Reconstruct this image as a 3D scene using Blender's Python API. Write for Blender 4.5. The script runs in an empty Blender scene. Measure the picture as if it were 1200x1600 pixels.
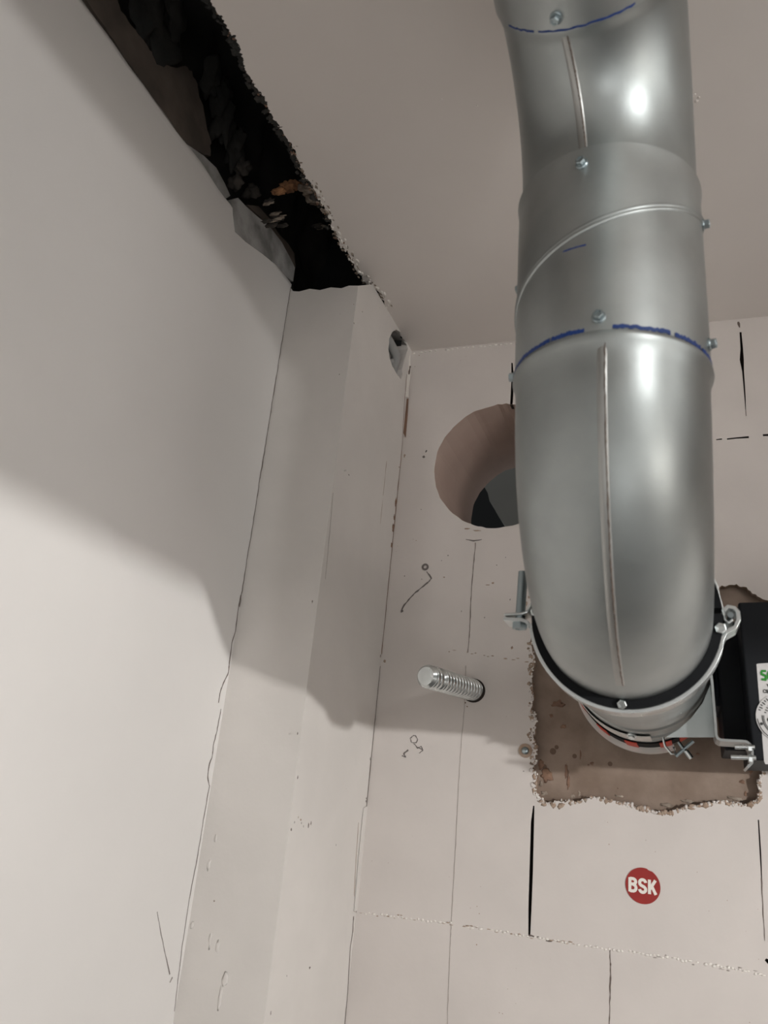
import bpy, bmesh, math, random
from mathutils import Vector, Matrix, noise, geometry
random.seed(7)
sc = bpy.context.scene
C = sc.collection

# ------------------------------------------------------------------ camera
F = 1265.0
UP = Vector((375, -3600, F)).normalized()
DP = Vector((480, 494, F)); DP = (DP - DP.dot(UP) * UP).normalized()
RT = DP.cross(UP)
if RT.x < 0: RT = -RT
cd = bpy.data.cameras.new('camera'); cam = bpy.data.objects.new('camera', cd); C.objects.link(cam)
cd.sensor_fit = 'VERTICAL'; cd.sensor_height = 32.0; cd.lens = 32.0 * F / 1600.0
cd.clip_start = 0.01
cd.dof.use_dof = True; cd.dof.focus_distance = 1.05; cd.dof.aperture_fstop = 9
cx = Vector((RT.x, DP.x, UP.x)); cy = Vector((RT.y, DP.y, UP.y)); cz = Vector((RT.z, DP.z, UP.z))
cam.matrix_world = Matrix(((cx.x, -cy.x, -cz.x, 0), (cx.y, -cy.y, -cz.y, 0), (cx.z, -cy.z, -cz.z, 0), (0, 0, 0, 1)))
sc.camera = cam
sc.view_settings.view_transform = 'Standard'; sc.view_settings.look = 'None'
sc.view_settings.gamma = 1; sc.view_settings.use_curve_mapping = False
sc.view_settings.exposure = 0.0

# ------------------------------------------------------------------ world, lamps and added fill lights
w = bpy.data.worlds.new('World'); sc.world = w; w.use_nodes = True
w.node_tree.nodes['Background'].inputs[0].default_value = (0.95, 0.97, 1.0, 1)
w.node_tree.nodes['Background'].inputs[1].default_value = 0.30

def spot(name, loc, target, power, angle, blend, radius, col=(1, .995, .985)):
    l = bpy.data.lights.new(name, 'SPOT'); l.energy = power; l.spot_size = math.radians(angle)
    l.spot_blend = blend; l.shadow_soft_size = radius; l.color = col
    o = bpy.data.objects.new(name, l); C.objects.link(o); o.location = loc
    o.rotation_euler = (Vector(target) - Vector(loc)).to_track_quat('-Z', 'Y').to_euler()
    return o
def point(name, loc, power, radius, col=(1, .995, .985)):
    l = bpy.data.lights.new(name, 'POINT'); l.energy = power; l.shadow_soft_size = radius; l.color = col
    o = bpy.data.objects.new(name, l); C.objects.link(o); o.location = loc; return o
def area(name, loc, target, power, sx, sy, col=(1, .995, .985)):
    l = bpy.data.lights.new(name, 'AREA'); l.energy = power; l.shape = 'RECTANGLE'; l.size = sx; l.size_y = sy; l.color = col
    o = bpy.data.objects.new(name, l); C.objects.link(o); o.location = loc
    o.rotation_euler = (Vector(target) - Vector(loc)).to_track_quat('-Z', 'Y').to_euler()
    return o
spot('ceiling_lamp', (.44, -.02, .452), (-.47, .34, .47), 7.6, 86, .9, .018)
spot('shaded_lamp', (1.15, -.16, .10), (1.15 - .057, -.16, -.90), 66, 179.8, .005, .02)
spot('added_corner_fill', (.5, .42, .45), (-.3, 1, .43), 5, 76, 1, .11)  # added fill spot, brightens only the column side and back wall
area('added_room_fill', (.6, -1.4, -.9), (.3, .5, .6), 5.6, 1.2, .8)  # added base fill from low down, no real fitting
area('added_side_fill', (1.25, -.5, .1), (-.4, .2, .35), 3.6, 1.2, 1.0)  # added soft fill from the right, no real fitting
area('added_front_fill', (.2, -1.7, .2), (.1, 1, .4), 1.3, 1.4, .6)  # added soft fill from behind the camera, no real fitting

# ------------------------------------------------------------------ pixel -> real plane helpers
def ray(x, y):
    v = Vector((x - 600, y - 800, F))
    return Vector((v.dot(RT), v.dot(DP), v.dot(UP)))
def onY(x, y, Y=1.0): r = ray(x, y); return r * (Y / r.y)
def onX(x, y, X): r = ray(x, y); return r * (X / r.x)
def onZ(x, y, Z): r = ray(x, y); return r * (Z / r.z)

XW, XC, YF, ZC, ZT = -.473, -.377, .787, .633, .617   # left wall, column side, column front, ceiling, top of left wall

# ------------------------------------------------------------------ materials
def mat(name, col, rough=.7, metal=0.0, bump=0.0, bscale=30, var=0.0, vscale=8, col2=None, specks=0, spk=(.18, .1, .06), coat=0, spscale=60):
    m = bpy.data.materials.new(name); m.use_nodes = True; nt = m.node_tree; N = nt.nodes; L = nt.links
    b = N['Principled BSDF']; b.inputs['Base Color'].default_value = (*col, 1); b.inputs['Roughness'].default_value = rough
    b.inputs['Metallic'].default_value = metal
    tc = N.new('ShaderNodeTexCoord'); out = None
    if var or col2:
        n = N.new('ShaderNodeTexNoise'); n.inputs['Scale'].default_value = vscale; n.inputs['Detail'].default_value = 6
        L.new(tc.outputs['Object'], n.inputs['Vector'])
        cr = N.new('ShaderNodeValToRGB'); cr.color_ramp.elements[0].position = .35; cr.color_ramp.elements[1].position = .68
        c2 = col2 or tuple(c * (1 - var) for c in col)
        cr.color_ramp.elements[0].color = (*c2, 1); cr.color_ramp.elements[1].color = (*col, 1)
        L.new(n.outputs['Fac'], cr.inputs['Fac']); out = cr.outputs['Color']
    if specks:
        v = N.new('ShaderNodeTexVoronoi'); v.inputs['Scale'].default_value = spscale
        L.new(tc.outputs['Object'], v.inputs['Vector'])
        n2 = N.new('ShaderNodeTexNoise'); n2.inputs['Scale'].default_value = 7; L.new(tc.outputs['Object'], n2.inputs['Vector'])
        mu = N.new('ShaderNodeMath'); mu.operation = 'MULTIPLY'; mu.inputs[1].default_value = specks
        sb = N.new('ShaderNodeMath'); sb.operation = 'SUBTRACT'; sb.inputs[1].default_value = .5
        L.new(n2.outputs['Fac'], sb.inputs[0]); L.new(sb.outputs[0], mu.inputs[0])
        lt = N.new('ShaderNodeMath'); lt.operation = 'LESS_THAN'; L.new(v.outputs['Distance'], lt.inputs[0]); L.new(mu.outputs[0], lt.inputs[1])
        mx = N.new('ShaderNodeMixRGB'); mx.inputs[2].default_value = (*spk, 1); L.new(lt.outputs[0], mx.inputs[0])
        if out: L.new(out, mx.inputs[1])
        else: mx.inputs[1].default_value = (*col, 1)
        out = mx.outputs[0]
    if out: L.new(out, b.inputs['Base Color'])
    if bump:
        n3 = N.new('ShaderNodeTexNoise'); n3.inputs['Scale'].default_value = bscale; n3.inputs['Detail'].default_value = 8
        L.new(tc.outputs['Object'], n3.inputs['Vector'])
        bp = N.new('ShaderNodeBump'); bp.inputs['Strength'].default_value = bump; bp.inputs['Distance'].default_value = .002
        L.new(n3.outputs['Fac'], bp.inputs['Height']); L.new(bp.outputs['Normal'], b.inputs['Normal'])
    return m
def galvanised(name, base, rough, streak=.5):
    m = bpy.data.materials.new(name); m.use_nodes = True; nt = m.node_tree; N = nt.nodes; L = nt.links
    b = N['Principled BSDF']; b.inputs['Metallic'].default_value = 1
    tc = N.new('ShaderNodeTexCoord')
    n = N.new('ShaderNodeTexNoise'); n.inputs['Scale'].default_value = 14; n.inputs['Detail'].default_value = 5; L.new(tc.outputs['Object'], n.inputs['Vector'])
    cr = N.new('ShaderNodeValToRGB'); cr.color_ramp.elements[0].position = .3; cr.color_ramp.elements[1].position = .7
    cr.color_ramp.elements[0].color = (*[c * .74 for c in base], 1); cr.color_ramp.elements[1].color = (*base, 1)
    L.new(n.outputs['Fac'], cr.inputs['Fac']); L.new(cr.outputs['Color'], b.inputs['Base Color'])
    n2 = N.new('ShaderNodeTexNoise'); n2.inputs['Scale'].default_value = 22; n2.inputs['Detail'].default_value = 6; L.new(tc.outputs['Object'], n2.inputs['Vector'])
    mr = N.new('ShaderNodeMapRange'); mr.inputs['To Min'].default_value = rough - .12; mr.inputs['To Max'].default_value = rough + .16
    L.new(n2.outputs['Fac'], mr.inputs['Value']); L.new(mr.outputs[0], b.inputs['Roughness'])
    n3 = N.new('ShaderNodeTexNoise'); n3.inputs['Scale'].default_value = 260; L.new(tc.outputs['Object'], n3.inputs['Vector'])
    bp = N.new('ShaderNodeBump'); bp.inputs['Strength'].default_value = .08; bp.inputs['Distance'].default_value = .0006
    L.new(n3.outputs['Fac'], bp.inputs['Height']); L.new(bp.outputs['Normal'], b.inputs['Normal'])
    return m
WHITE = (.68, .63, .585)
M = dict(
    lump=mat('dark_lump', (.06, .05, .042), .95, bump=1, bscale=60, col2=(.03, .026, .022), vscale=40),
    wall=mat('painted_plaster', (.655, .63, .605), .75, bump=.25, bscale=18, var=.05, vscale=5),
    block=mat('painted_block', (.63, .58, .545), .72, bump=.3, bscale=40, var=.08, vscale=9, specks=.45, spk=(.30, .2, .14), spscale=110),
    column=mat('painted_concrete', (.64, .605, .57), .7, bump=.5, bscale=30, var=.06, vscale=12, specks=.22, spk=(.2, .15, .12), spscale=70),
    ceiling=mat('painted_ceiling', (.70, .65, .61), .75, bump=.25, bscale=14, var=.06, vscale=4),
    mortar=mat('brown_mortar', (.29, .225, .18), .95, bump=1, bscale=40, col2=(.20, .145, .11), vscale=24, specks=1.3, spk=(.13, .085, .06), spscale=60),
    brown=mat('exposed_brick', (.25, .15, .10), .95, bump=.8, bscale=60, col2=(.17, .10, .07), vscale=40),
    stain=mat('dusty_edge', (.42, .33, .26), .95, bump=.8, bscale=90, col2=(.30, .21, .15), vscale=60),
    core=mat('core_cut_block', (.50, .38, .32), .9, bump=.3, bscale=60, var=.15, vscale=10),
    dark=mat('deep_gap', (.03, .022, .018), .95),
    black=mat('hollow_shade', (.012, .013, .013), .95, bump=.5),  # black stands in for the shade deep inside openings
    pencil=mat('pencil', (.16, .14, .13), .8),
    hair=mat('hairline', (.13, .10, .085), .9),
    faint=mat('faint_line', (.36, .32, .29), .9),
    paint=mat('thick_white_paint', (.76, .72, .67), .6, bump=.5, bscale=60),
    conc=mat('raw_concrete', (.115, .09, .072), .95, bump=1.0, bscale=40, col2=(.07, .055, .045), vscale=22),
    rubble=mat('shade_dark_rubble', (.035, .032, .028), .95, bump=1, bscale=30, col2=(.012, .012, .011), vscale=14),  # near-black tone carries the shade of the hollow
    smear=mat('grey_plaster_smear', (.36, .35, .335), .9, bump=1, bscale=40, col2=(.15, .145, .135), vscale=30),
    foam=mat('orange_foam', (.42, .2, .09), .95, bump=1, bscale=80, col2=(.2, .1, .05), vscale=70),
    crumb=mat('plaster_crumb', (.40, .34, .28), .95, bump=1, bscale=90, col2=(.16, .12, .09), vscale=90),
    soffit=mat('far_room_surface', (.32, .32, .29), .9, bump=.3, var=.1),
    zinc=galvanised('galvanised_sheet', (.42, .45, .445), .40),
    zinc2=galvanised('galvanised_coupling', (.48, .51, .505), .40),
    zinc3=galvanised('galvanised_dark', (.46, .475, .47), .38),
    bright=galvanised('bright_zinc', (.78, .82, .82), .26),
    seam=galvanised('seam_metal', (.46, .465, .45), .40),
    rust=mat('seam_scorch', (.15, .115, .095), .7, metal=.4),
    bolt=galvanised('blue_zinc', (.36, .42, .44), .3),
    rubber=mat('black_rubber', (.004, .0045, .0055), .75),
    ink=mat('blue_marker', (.006, .035, .17), .5),
    blackplastic=mat('black_enamel', (.005, .006, .008), .60, bump=.1, bscale=100),
    darkplastic=mat('dark_grey_plastic', (.018, .022, .028), .6),
    label=mat('white_label', (.50, .485, .475), .5),
    band=mat('white_collar_band', (.70, .67, .63), .6, var=.15, vscale=30),
    red=mat('red_print', (.55, .05, .025), .5),
    sticker=mat('sticker_red', (.30, .016, .012), .45, var=.12, vscale=60),
    cream=mat('sticker_cream', (.78, .74, .68), .5),
    green=mat('green_print', (.015, .19, .015), .5),
    print=mat('black_print', (.02, .02, .02), .5),
    floor=mat('floor_concrete', (.10, .097, .093), .8, bump=.3, var=.2),
    bare=mat('bare_block', (.36, .34, .32), .8, bump=.3, var=.2),
    conduit=mat('grey_conduit', (.30, .30, .29), .6),
)

for k_ in ('blackplastic', 'rubber', 'darkplastic'): M[k_].node_tree.nodes['Principled BSDF'].inputs['Specular IOR Level'].default_value = .2
# ------------------------------------------------------------------ mesh helpers
def obj(name, verts, faces, m, parent=None, smooth=False, kind=None):
    me = bpy.data.meshes.new(name); me.from_pydata([tuple(v) for v in verts], [], faces); me.update()
    o = bpy.data.objects.new(name, me); C.objects.link(o); me.materials.append(M[m] if isinstance(m, str) else m)
    if smooth:
        for p in me.polygons: p.use_smooth = True
    if parent is not None: o.parent = parent; o.matrix_parent_inverse = parent.matrix_world.inverted()
    elif kind is None: pass
    if kind: o['kind'] = kind
    return o
def frombm(name, bm, m, parent=None, smooth=False, kind=None):
    bmesh.ops.recalc_face_normals(bm, faces=bm.faces)
    me = bpy.data.meshes.new(name); bm.to_mesh(me); bm.free()
    o = bpy.data.objects.new(name, me); C.objects.link(o); me.materials.append(M[m] if isinstance(m, str) else m)
    if smooth:
        for p in me.polygons: p.use_smooth = True
    if parent is not None: o.parent = parent; o.matrix_parent_inverse = parent.matrix_world.inverted()
    if kind: o['kind'] = kind
    return o
def thing(name, loc, label, cat, group=None):
    o = bpy.data.objects.new(name, None); C.objects.link(o); o.location = loc; o.empty_display_size = .02
    o.matrix_world = Matrix.Translation(loc); o['label'] = label; o['category'] = cat
    if group: o['group'] = group
    return o
def tag(o, label, cat, group=None):
    o['label'] = label; o['category'] = cat
    if group: o['group'] = group
    return o
def bevel(bm, w, seg=2):
    bmesh.ops.bevel(bm, geom=list(bm.edges), offset=w, segments=seg, profile=.6, affect='EDGES', clamp_overlap=True)
def boxbm(a, b, bm=None, bev=0):
    bm2 = bmesh.new(); bmesh.ops.create_cube(bm2, size=1)
    a = Vector(a); b = Vector(b); c = (a + b) / 2; s = b - a
    for v in bm2.verts: v.co = Vector((v.co.x * abs(s.x), v.co.y * abs(s.y), v.co.z * abs(s.z))) + c
    if bev: bevel(bm2, bev)
    if bm is None: return bm2
    me = bpy.data.meshes.new('t'); bm2.to_mesh(me); bm2.free(); bm.from_mesh(me); bpy.data.meshes.remove(me); return bm
def jag(pts, n, amp, closed=True):
    """subdivide a 2-d outline and roughen it"""
    out = []; k = len(pts)
    for i in range(k if closed else k - 1):
        a = Vector(pts[i]); b = Vector(pts[(i + 1) % k]); d = (b - a)
        nn = Vector((-d.y, d.x)); nn = nn.normalized() if nn.length > 1e-9 else nn
        for j in range(n):
            p = a + d * (j / n); out.append(p + nn * random.uniform(-amp, amp) + d * random.uniform(-.2, .2) / n)
    if not closed: out.append(Vector(pts[-1]))
    return out
def inside(p, poly):
    c = False; n = len(poly); x, y = p[0], p[1]
    for i in range(n):
        a = poly[i]; b = poly[i - 1]
        if (a[1] > y) != (b[1] > y) and x < (b[0] - a[0]) * (y - a[1]) / (b[1] - a[1]) + a[0]: c = not c
    return c
def fill2d(outline, holes=()):
    pts = []; edges = []
    for lp in [outline] + list(holes):
        k = len(pts); pts += [Vector((q[0], q[1])) for q in lp]; n = len(lp); edges += [(k + i, k + (i + 1) % n) for i in range(n)]
    v, e, f, *_ = geometry.delaunay_2d_cdt(pts, edges, [], 0, 1e-7)
    keep = []
    for t in f:
        c = sum((v[i] for i in t), Vector((0, 0))) / len(t)
        if inside(c, outline) and not any(inside(c, h) for h in holes): keep.append(tuple(t))
    return v, keep
def face_with_holes(name, outline, holes, to3, inward, m, parent=None, kind='structure'):
    """holes: list of (points2d, depth, wall material, cap material or None)"""
    v, f = fill2d(outline, [h[0] for h in holes])
    o = obj(name, [to3(q[0], q[1]) for q in v], f, m, parent, kind=kind)
    for i, (p, dep, wm, cm) in enumerate(holes):
        n = len(p); A = [to3(q[0], q[1]) for q in p]; B = [a + inward * dep for a in A]
        obj('reveal', A + B, [(j, (j + 1) % n, n + (j + 1) % n, n + j) for j in range(n)], wm, o, kind='structure')
        if cm:
            v2, f2 = fill2d(p); obj('recess_back', [to3(q[0], q[1]) + inward * dep for q in v2], f2, cm, o, kind='structure')
    return o
def ribbon(name, pts, widths, m, parent, normal, off=.0004, thick=.0003, jit=0.0, sub=1, kind='structure'):
    """thin raised line following 3-d points that lie on a wall"""
    P = []; W = []
    for i in range(len(pts) - 1):
        for j in range(sub):
            t = j / sub; P.append(pts[i].lerp(pts[i + 1], t)); W.append(widths[i] * (1 - t) + widths[i + 1] * t)
    P.append(pts[-1]); W.append(widths[-1]); n = Vector(normal); vs = []; fs = []
    for i, p in enumerate(P):
        d = (P[min(i + 1, len(P) - 1)] - P[max(i - 1, 0)]).normalized(); s = n.cross(d).normalized()
        c = p + s * random.uniform(-jit, jit); w = W[i] * (1 + (random.uniform(-.5, .5) if jit else 0)) / 2
        vs += [c - s * w + n * off, c + s * w + n * off, c + s * w + n * (off - thick), c - s * w + n * (off - thick)]
        if i:
            a = 4 * (i - 1); b = 4 * i
            for q in range(4): fs.append((a + q, a + (q + 1) % 4, b + (q + 1) % 4, b + q))
    return obj(name, vs, fs, m, parent, kind=kind)
def slab(name, pts3, inward, thick, m, parent=None, kind='structure', smooth=False):
    """flat-sided piece: outline pts3 lies in a plane, thickened along inward"""
    n = len(pts3); ax = max(range(3), key=lambda k: abs(inward[k])); u, w_ = [k for k in range(3) if k != ax]
    P2 = [Vector((p[u], p[w_])) for p in pts3]; h = sum(p[ax] for p in pts3) / n
    v, f = fill2d(P2); k = len(v)
    def up3(q):
        c = [0, 0, 0]; c[u] = q[0]; c[w_] = q[1]; c[ax] = h; return Vector(c)
    V = [up3(q) for q in v]; V += [a + inward * thick for a in V]
    e = {}
    for t in f:
        for i in range(len(t)):
            a, b = t[i], t[(i + 1) % len(t)]; e[(a, b)] = 1
    F_ = list(f) + [tuple(i + k for i in t)[::-1] for t in f] + [(b, a, a + k, b + k) for (a, b) in e if (b, a) not in e]
    bm = bmesh.new(); vs = [bm.verts.new(p) for p in V]
    for t in F_:
        try: bm.faces.new([vs[i] for i in t])
        except ValueError: pass
    return frombm(name, bm, m, parent, smooth, kind)
def tube(name, P, rad, m, parent=None, seg=24, caps=True, smooth=True, prof=None, kind=None):
    """solid round bar along points; rad number or list"""
    vs = []; fs = []; ref = Vector((0, 0, 1)); n = len(P)
    for i, p in enumerate(P):
        d = (P[min(i + 1, n - 1)] - P[max(i - 1, 0)]).normalized()
        a = d.cross(ref); a = d.cross(Vector((1, 0, 0))) if a.length < .2 else a; a.normalize(); b = d.cross(a)
        r = rad[i] if isinstance(rad, (list, tuple)) else rad
        for k in range(seg):
            t = 2 * math.pi * k / seg; vs.append(p + (a * math.cos(t) + b * math.sin(t)) * r)
    for i in range(n - 1):
        for k in range(seg): fs.append((i * seg + k, i * seg + (k + 1) % seg, (i + 1) * seg + (k + 1) % seg, (i + 1) * seg + k))
    if caps:
        k0 = len(vs); vs += vs[:seg] + vs[(n - 1) * seg:n * seg]; fs += [tuple(range(k0, k0 + seg))[::-1], tuple(range(k0 + seg, k0 + 2 * seg))]
    o = obj(name, vs, fs, m, parent, smooth=False, kind=kind)
    if smooth:
        for p in o.data.polygons: p.use_smooth = len(p.vertices) == 4
    return o
def blob(bm, c, r, seed=0, sub=2, amp=.4, sc_=(1, 1, 1)):
    b2 = bmesh.new(); bmesh.ops.create_icosphere(b2, subdivisions=sub, radius=1)
    for v in b2.verts:
        d = 1 + amp * noise.noise(v.co * 1.7 + Vector((seed * 3.1, seed, -seed)))
        v.co = Vector((v.co.x * sc_[0], v.co.y * sc_[1], v.co.z * sc_[2])) * r * d + Vector(c)
    me = bpy.data.meshes.new('t'); b2.to_mesh(me); b2.free(); bm.from_mesh(me); bpy.data.meshes.remove(me)

BACK = Vector((0, 1, 0)); OUT = Vector((0, -1, 0))
to_back = lambda x, z: Vector((x, 1.0, z))
def pb(x, y): p = onY(x, y, 1.0); return Vector((p.x, p.z))
def PB(*a): return [pb(x, y) for x, y in a]
def gap(pts, widths):
    """polygon outline of a dark slot on the back wall from a pixel polyline; widths in px"""
    L = []; R = []
    for i, (x, y) in enumerate(pts):
        a = Vector(pts[max(i - 1, 0)]); b = Vector(pts[min(i + 1, len(pts) - 1)]); d = (b - a).normalized(); n = Vector((-d.y, d.x))
        q = Vector((x, y)); L.append(q + n * widths[i] / 2); R.append(q - n * widths[i] / 2)
    return [pb(*q) for q in L + R[::-1]]

# ------------------------------------------------------------------ back wall with core hole, slots and mortar patch
HX, HZ, HR, HT = -.2345, .4405, .0915, .216
hole = [Vector((HX + (HR + random.uniform(-.0007, .0007)) * math.cos(t), HZ + (HR + random.uniform(-.0007, .0007) + (.0012 if .2 < t < 2.2 and random.random() > .6 else 0)) * math.sin(t)))
        for t in [2 * math.pi * i / 96 for i in range(96)]]
PATCH = [(836, 962), (833, 985), (829, 1003), (833, 1022), (835, 1040), (829, 1055), (834, 1085), (830, 1108), (838, 1122), (834, 1150), (832, 1143), (838, 1165), (837, 1185),
         (833, 1200), (840, 1215), (836, 1232), (842, 1246), (854, 1254), (880, 1251), (900, 1253), (925, 1245), (950, 1249), (975, 1255), (1000, 1261), (1022, 1267), (1045, 1269),
         (1070, 1261), (1100, 1257), (1125, 1251), (1150, 1255), (1168, 1257), (1183, 1250), (1187, 1235), (1184, 1222), (1191, 1207), (1212, 1190), (1260, 1170),
         (1330, 1160), (1330, 960), (1205, 941), (1183, 932), (1166, 918), (1147, 913), (1128, 916), (1110, 925), (1060, 935), (960, 940), (880, 950)]
patch = jag(PB(*PATCH), 5, .0011)
J = [gap([(834, 1259), (832, 1285), (830, 1360), (828, 1420), (827, 1462)], [2, 5, 5.5, 5, 3]),
     gap([(800, 567), (801, 590), (800, 615), (799, 633)], [2, 4, 4, 4]),
     gap([(1157, 519), (1159, 545), (1159, 562), (1161, 580), (1164, 620), (1165, 640)], [3, 4, 6.5, 3, 2, 1]),
     gap([(1119, 687), (1128, 686)], [1.5, 2]), gap([(1136, 686), (1150, 684.5), (1170, 683)], [2, 2, 3]), gap([(1192, 680), (1215, 679)], [3, 3.5]),
     gap([(1185, 1281), (1188, 1330), (1190, 1372)], [2, 2.6, 1.6]),
     gap([(1196, 1499), (1203, 1504), (1208, 1510)], [4, 8, 5])]
holes = [(hole, HT, 'core', None), (patch, .010, 'stain', 'mortar')] + [(j, .012, 'dark', 'dark') for j in J]
outl = [(-.62, -1.6), (1.3, -1.6), (1.3, .85), (-.62, .85)]
back = face_with_holes('wall_back', [Vector(p) for p in outl], holes, to_back, BACK, 'block')
# room beyond the core hole
obj('wall_beyond', *(lambda a, b: ([a, b, b + Vector((0, 0, 3)), a + Vector((0, 0, 3))], [(0, 1, 2, 3)]))(Vector((-1.6, 2.2, -.4)), Vector((1.6, 2.2, -.4))), 'black', kind='structure')  # black sheet stands in for the darkness of the unlit room
sof = jag([(-.262, 1.30), (-.228, 1.222), (.1, 1.222), (.1, 1.6), (-.30, 1.6)], 8, .003)
# slanted soffit of the neighbouring room seen through the hole
far = [onY(x, y, 1.42) for x, y in [(754, 756), (762, 770), (765, 783), (770, 790), (775, 800), (781, 810), (789, 821), (796, 835), (900, 835), (900, 690), (730, 690), (740, 730)]]
slab('wall_beyond', far, Vector((0, 1, 0)), .05, 'soffit', kind='structure')

# --- things drawn on / cracked into the back wall
def line(px, w, m, jit=0, sub=1, name='crack', off=.0004):
    wid = w if isinstance(w, (list, tuple)) else [w] * len(px)
    return ribbon(name, [onY(x, y, 1.0) for x, y in px], [v * .00083 for v in wid], m, back, OUT, off=off, jit=jit * .00083, sub=sub)
line([(743, 848), (737, 915), (734, 985), (731, 1020)], .9, 'hair', .3, 10)
line([(728, 1040), (725, 1110), (718, 1200), (712, 1320), (706, 1430), (703, 1480), (699, 1600)], .7, 'faint', .4, 10)
line([(728, 843), (740, 845), (753, 843)], [1, 2.2, 1], 'pencil', .4, 3, 'pencil_mark')
line([(953, 1484), (954, 1510), (953, 1560), (952, 1610)], [1, 1.6, 1, 1], 'hair', .4, 8)
line([(1190, 1372), (1192, 1420), (1195, 1470)], [1, .8, .6], 'hair', .3, 6)
line([(1165, 640), (1166, 650)], .8, 'hair')
line([(1153, 503), (1156, 512)], [3, 2], 'hair', .5, 3)
def ragged(px, w, m, gap_p=.35, seg=7, name='crack', amp=2.0):
    """broken irregular line: separate crumbs"""
    pts = [Vector(p) for p in px]
    for i in range(len(pts) - 1):
        L = (pts[i + 1] - pts[i]).length; k = max(1, int(L / seg))
        for j in range(k):
            if random.random() < gap_p: continue
            a = pts[i].lerp(pts[i + 1], j / k); b = pts[i].lerp(pts[i + 1], (j + random.uniform(.5, 1.1)) / k)
            o1 = random.uniform(-amp, amp); yield (a + Vector((0, o1)), b + Vector((0, o1 + random.uniform(-1, 1)))), random.uniform(.4, 1) * w
def raggedline(px, w, m, gap_p=.35, seg=7, name='crack', amp=2.0, h=.0006):
    bm = bmesh.new()
    for (a, b), ww in ragged(px, w, m, gap_p, seg, name, amp):
        c = onY((a.x + b.x) / 2, (a.y + b.y) / 2, 1.0)
        blob(bm, c, .00042, random.random() * 50, 1, .7, ((b - a).length * 1.0, h / .0006, ww * .9))
    return frombm(name, bm, m, back, True, 'structure')
JOINT = [(556, 1426), (620, 1432), (690, 1441), (760, 1452), (828, 1464), (900, 1475), (950, 1483), (1020, 1492), (1100, 1506), (1160, 1516), (1215, 1528)]
raggedline(JOINT, 4.5, 'paint', .15, 6, 'joint_ridge', 1.5, .0012)
raggedline(JOINT[:2] + [(650, 1436)], 2, 'stain', .6, 5, 'joint_crumbs', 3)
raggedline(JOINT[2:7], 2.2, 'stain', .5, 6, 'joint_crumbs', 2)
raggedline(JOINT[7:], 2.2, 'faint', .6, 6, 'joint_crumbs', 5)
raggedline([(826, 1462), (845, 1466), (862, 1471)], 3, 'hair', .3, 6, 'joint_crumbs', 1)
raggedline([(700, 1016), (735, 1021), (780, 1026), (826, 1033)], 2.2, 'stain', .35, 6, 'joint_crumbs', 2)
raggedline([(645, 552), (720, 544), (812, 536)], 5, 'paint', .1, 8, 'joint_ridge', .8, .002)
raggedline([(1110, 501), (1150, 495), (1210, 486)], 5, 'paint', .1, 8, 'joint_ridge', .8, .002)
# ragged plaster rim of the mortar patch
for mm, cnt, lo, hi, sz in (('stain', 150, 0, 8, 4.6), ('block', 90, -2, 6, 3.8), ('paint', 70, -2, 2, 2.6), ('brown', 70, -3, 3, 1.5), ('crumb', 90, -1, 6, 2.6)):
    bm = bmesh.new()
    for _ in range(cnt):
        i = random.randrange(2, 35); a = Vector(PATCH[i]); b = Vector(PATCH[i + 1]); p = a.lerp(b, random.random())
        n = Vector((-(b - a).y, (b - a).x)).normalized(); n = n if n.dot(Vector((1000, 1120)) - a) < 0 else -n
        q = p + n * random.uniform(lo, hi) * (1 if i < 18 else .45)
        s = sz * random.uniform(.4, 1.3)
        blob(bm, onY(q.x, q.y, 1.0), .00042, random.random() * 90, 1, .8, (s * random.uniform(.7, 1.8), 1.4, s * random.uniform(.7, 1.8)))
    frombm('patch_rim', bm, mm, back, True, 'structure')
def blot(lst, m, Y=1.010, name='mortar_stain'):
    bm = bmesh.new()
    for x, y, sx, sy in lst: blob(bm, onY(x, y, Y), .00055, x * .37 + y, 3, 1.0, (sx, 1.0, sy))
    frombm(name, bm, m, back, True, 'structure')
blot([(872, 1100, 10, 6), (880, 1135, 5, 4), (862, 1118, 4, 3), (855, 1212, 12, 12), (846, 1195, 6, 8), (885, 1205, 3, 14), (888, 1222, 3, 12), (907, 1180, 1.5, 9), (925, 1193, 3, 3), (1160, 1222, 5, 3), (1172, 1205, 3, 4), (1165, 1240, 2, 5), (1090, 1178, 3, 2)], 'brown')
blot([(850, 1240, 6, 4), (895, 1244, 4, 4), (905, 1240, 3, 5), (1040, 1258, 14, 3), (1075, 1252, 10, 3), (1150, 1248, 12, 3), (845, 1225, 3, 6), (968, 1244, 8, 2)], 'crumb')
# small smudges, chips, drill marks
def chips(lst, m, name='chip'):
    bm = bmesh.new()
    for x, y, sx, sy in lst: blob(bm, onY(x, y, 1.0), .00042, x * .37 + y, 2, .9, (sx, .7, sy))
    frombm(name, bm, m, back, True, 'structure')
chips([(666, 705, 3, 4), (662, 714, 4, 5), (659, 905, 1.4, 1.4), (700, 868, 3, 1.2), (690, 876, 1.5, 1.2), (632, 900, 1.5, 2), (790, 871, 1.3, 1.5), (776, 883, 1.6, 1.4),
       (797, 937, 1.5, 3), (818, 1205, 2, 1), (628, 955, 4, 5), (658, 796, 1.3, 2), (721, 955, 1, 3), (757, 965, 1.6, 1.6), (830, 922, 2.5, 2.5)], 'pencil')
chips([(770, 911, 4, 3), (762, 914, 7, 1.4), (752, 1075, 5, 3), (745, 1090, 6, 2), (733, 1093, 6, 2), (745, 829, 14, 2.5), (730, 826, 8, 2), (632, 712, 3, 5), (601, 1033, 4, 5),
       (827, 933, 4, 4), (823, 943, 3, 6), (694, 902, 3, 2), (800, 1012, 3, 4)], 'stain')
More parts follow.
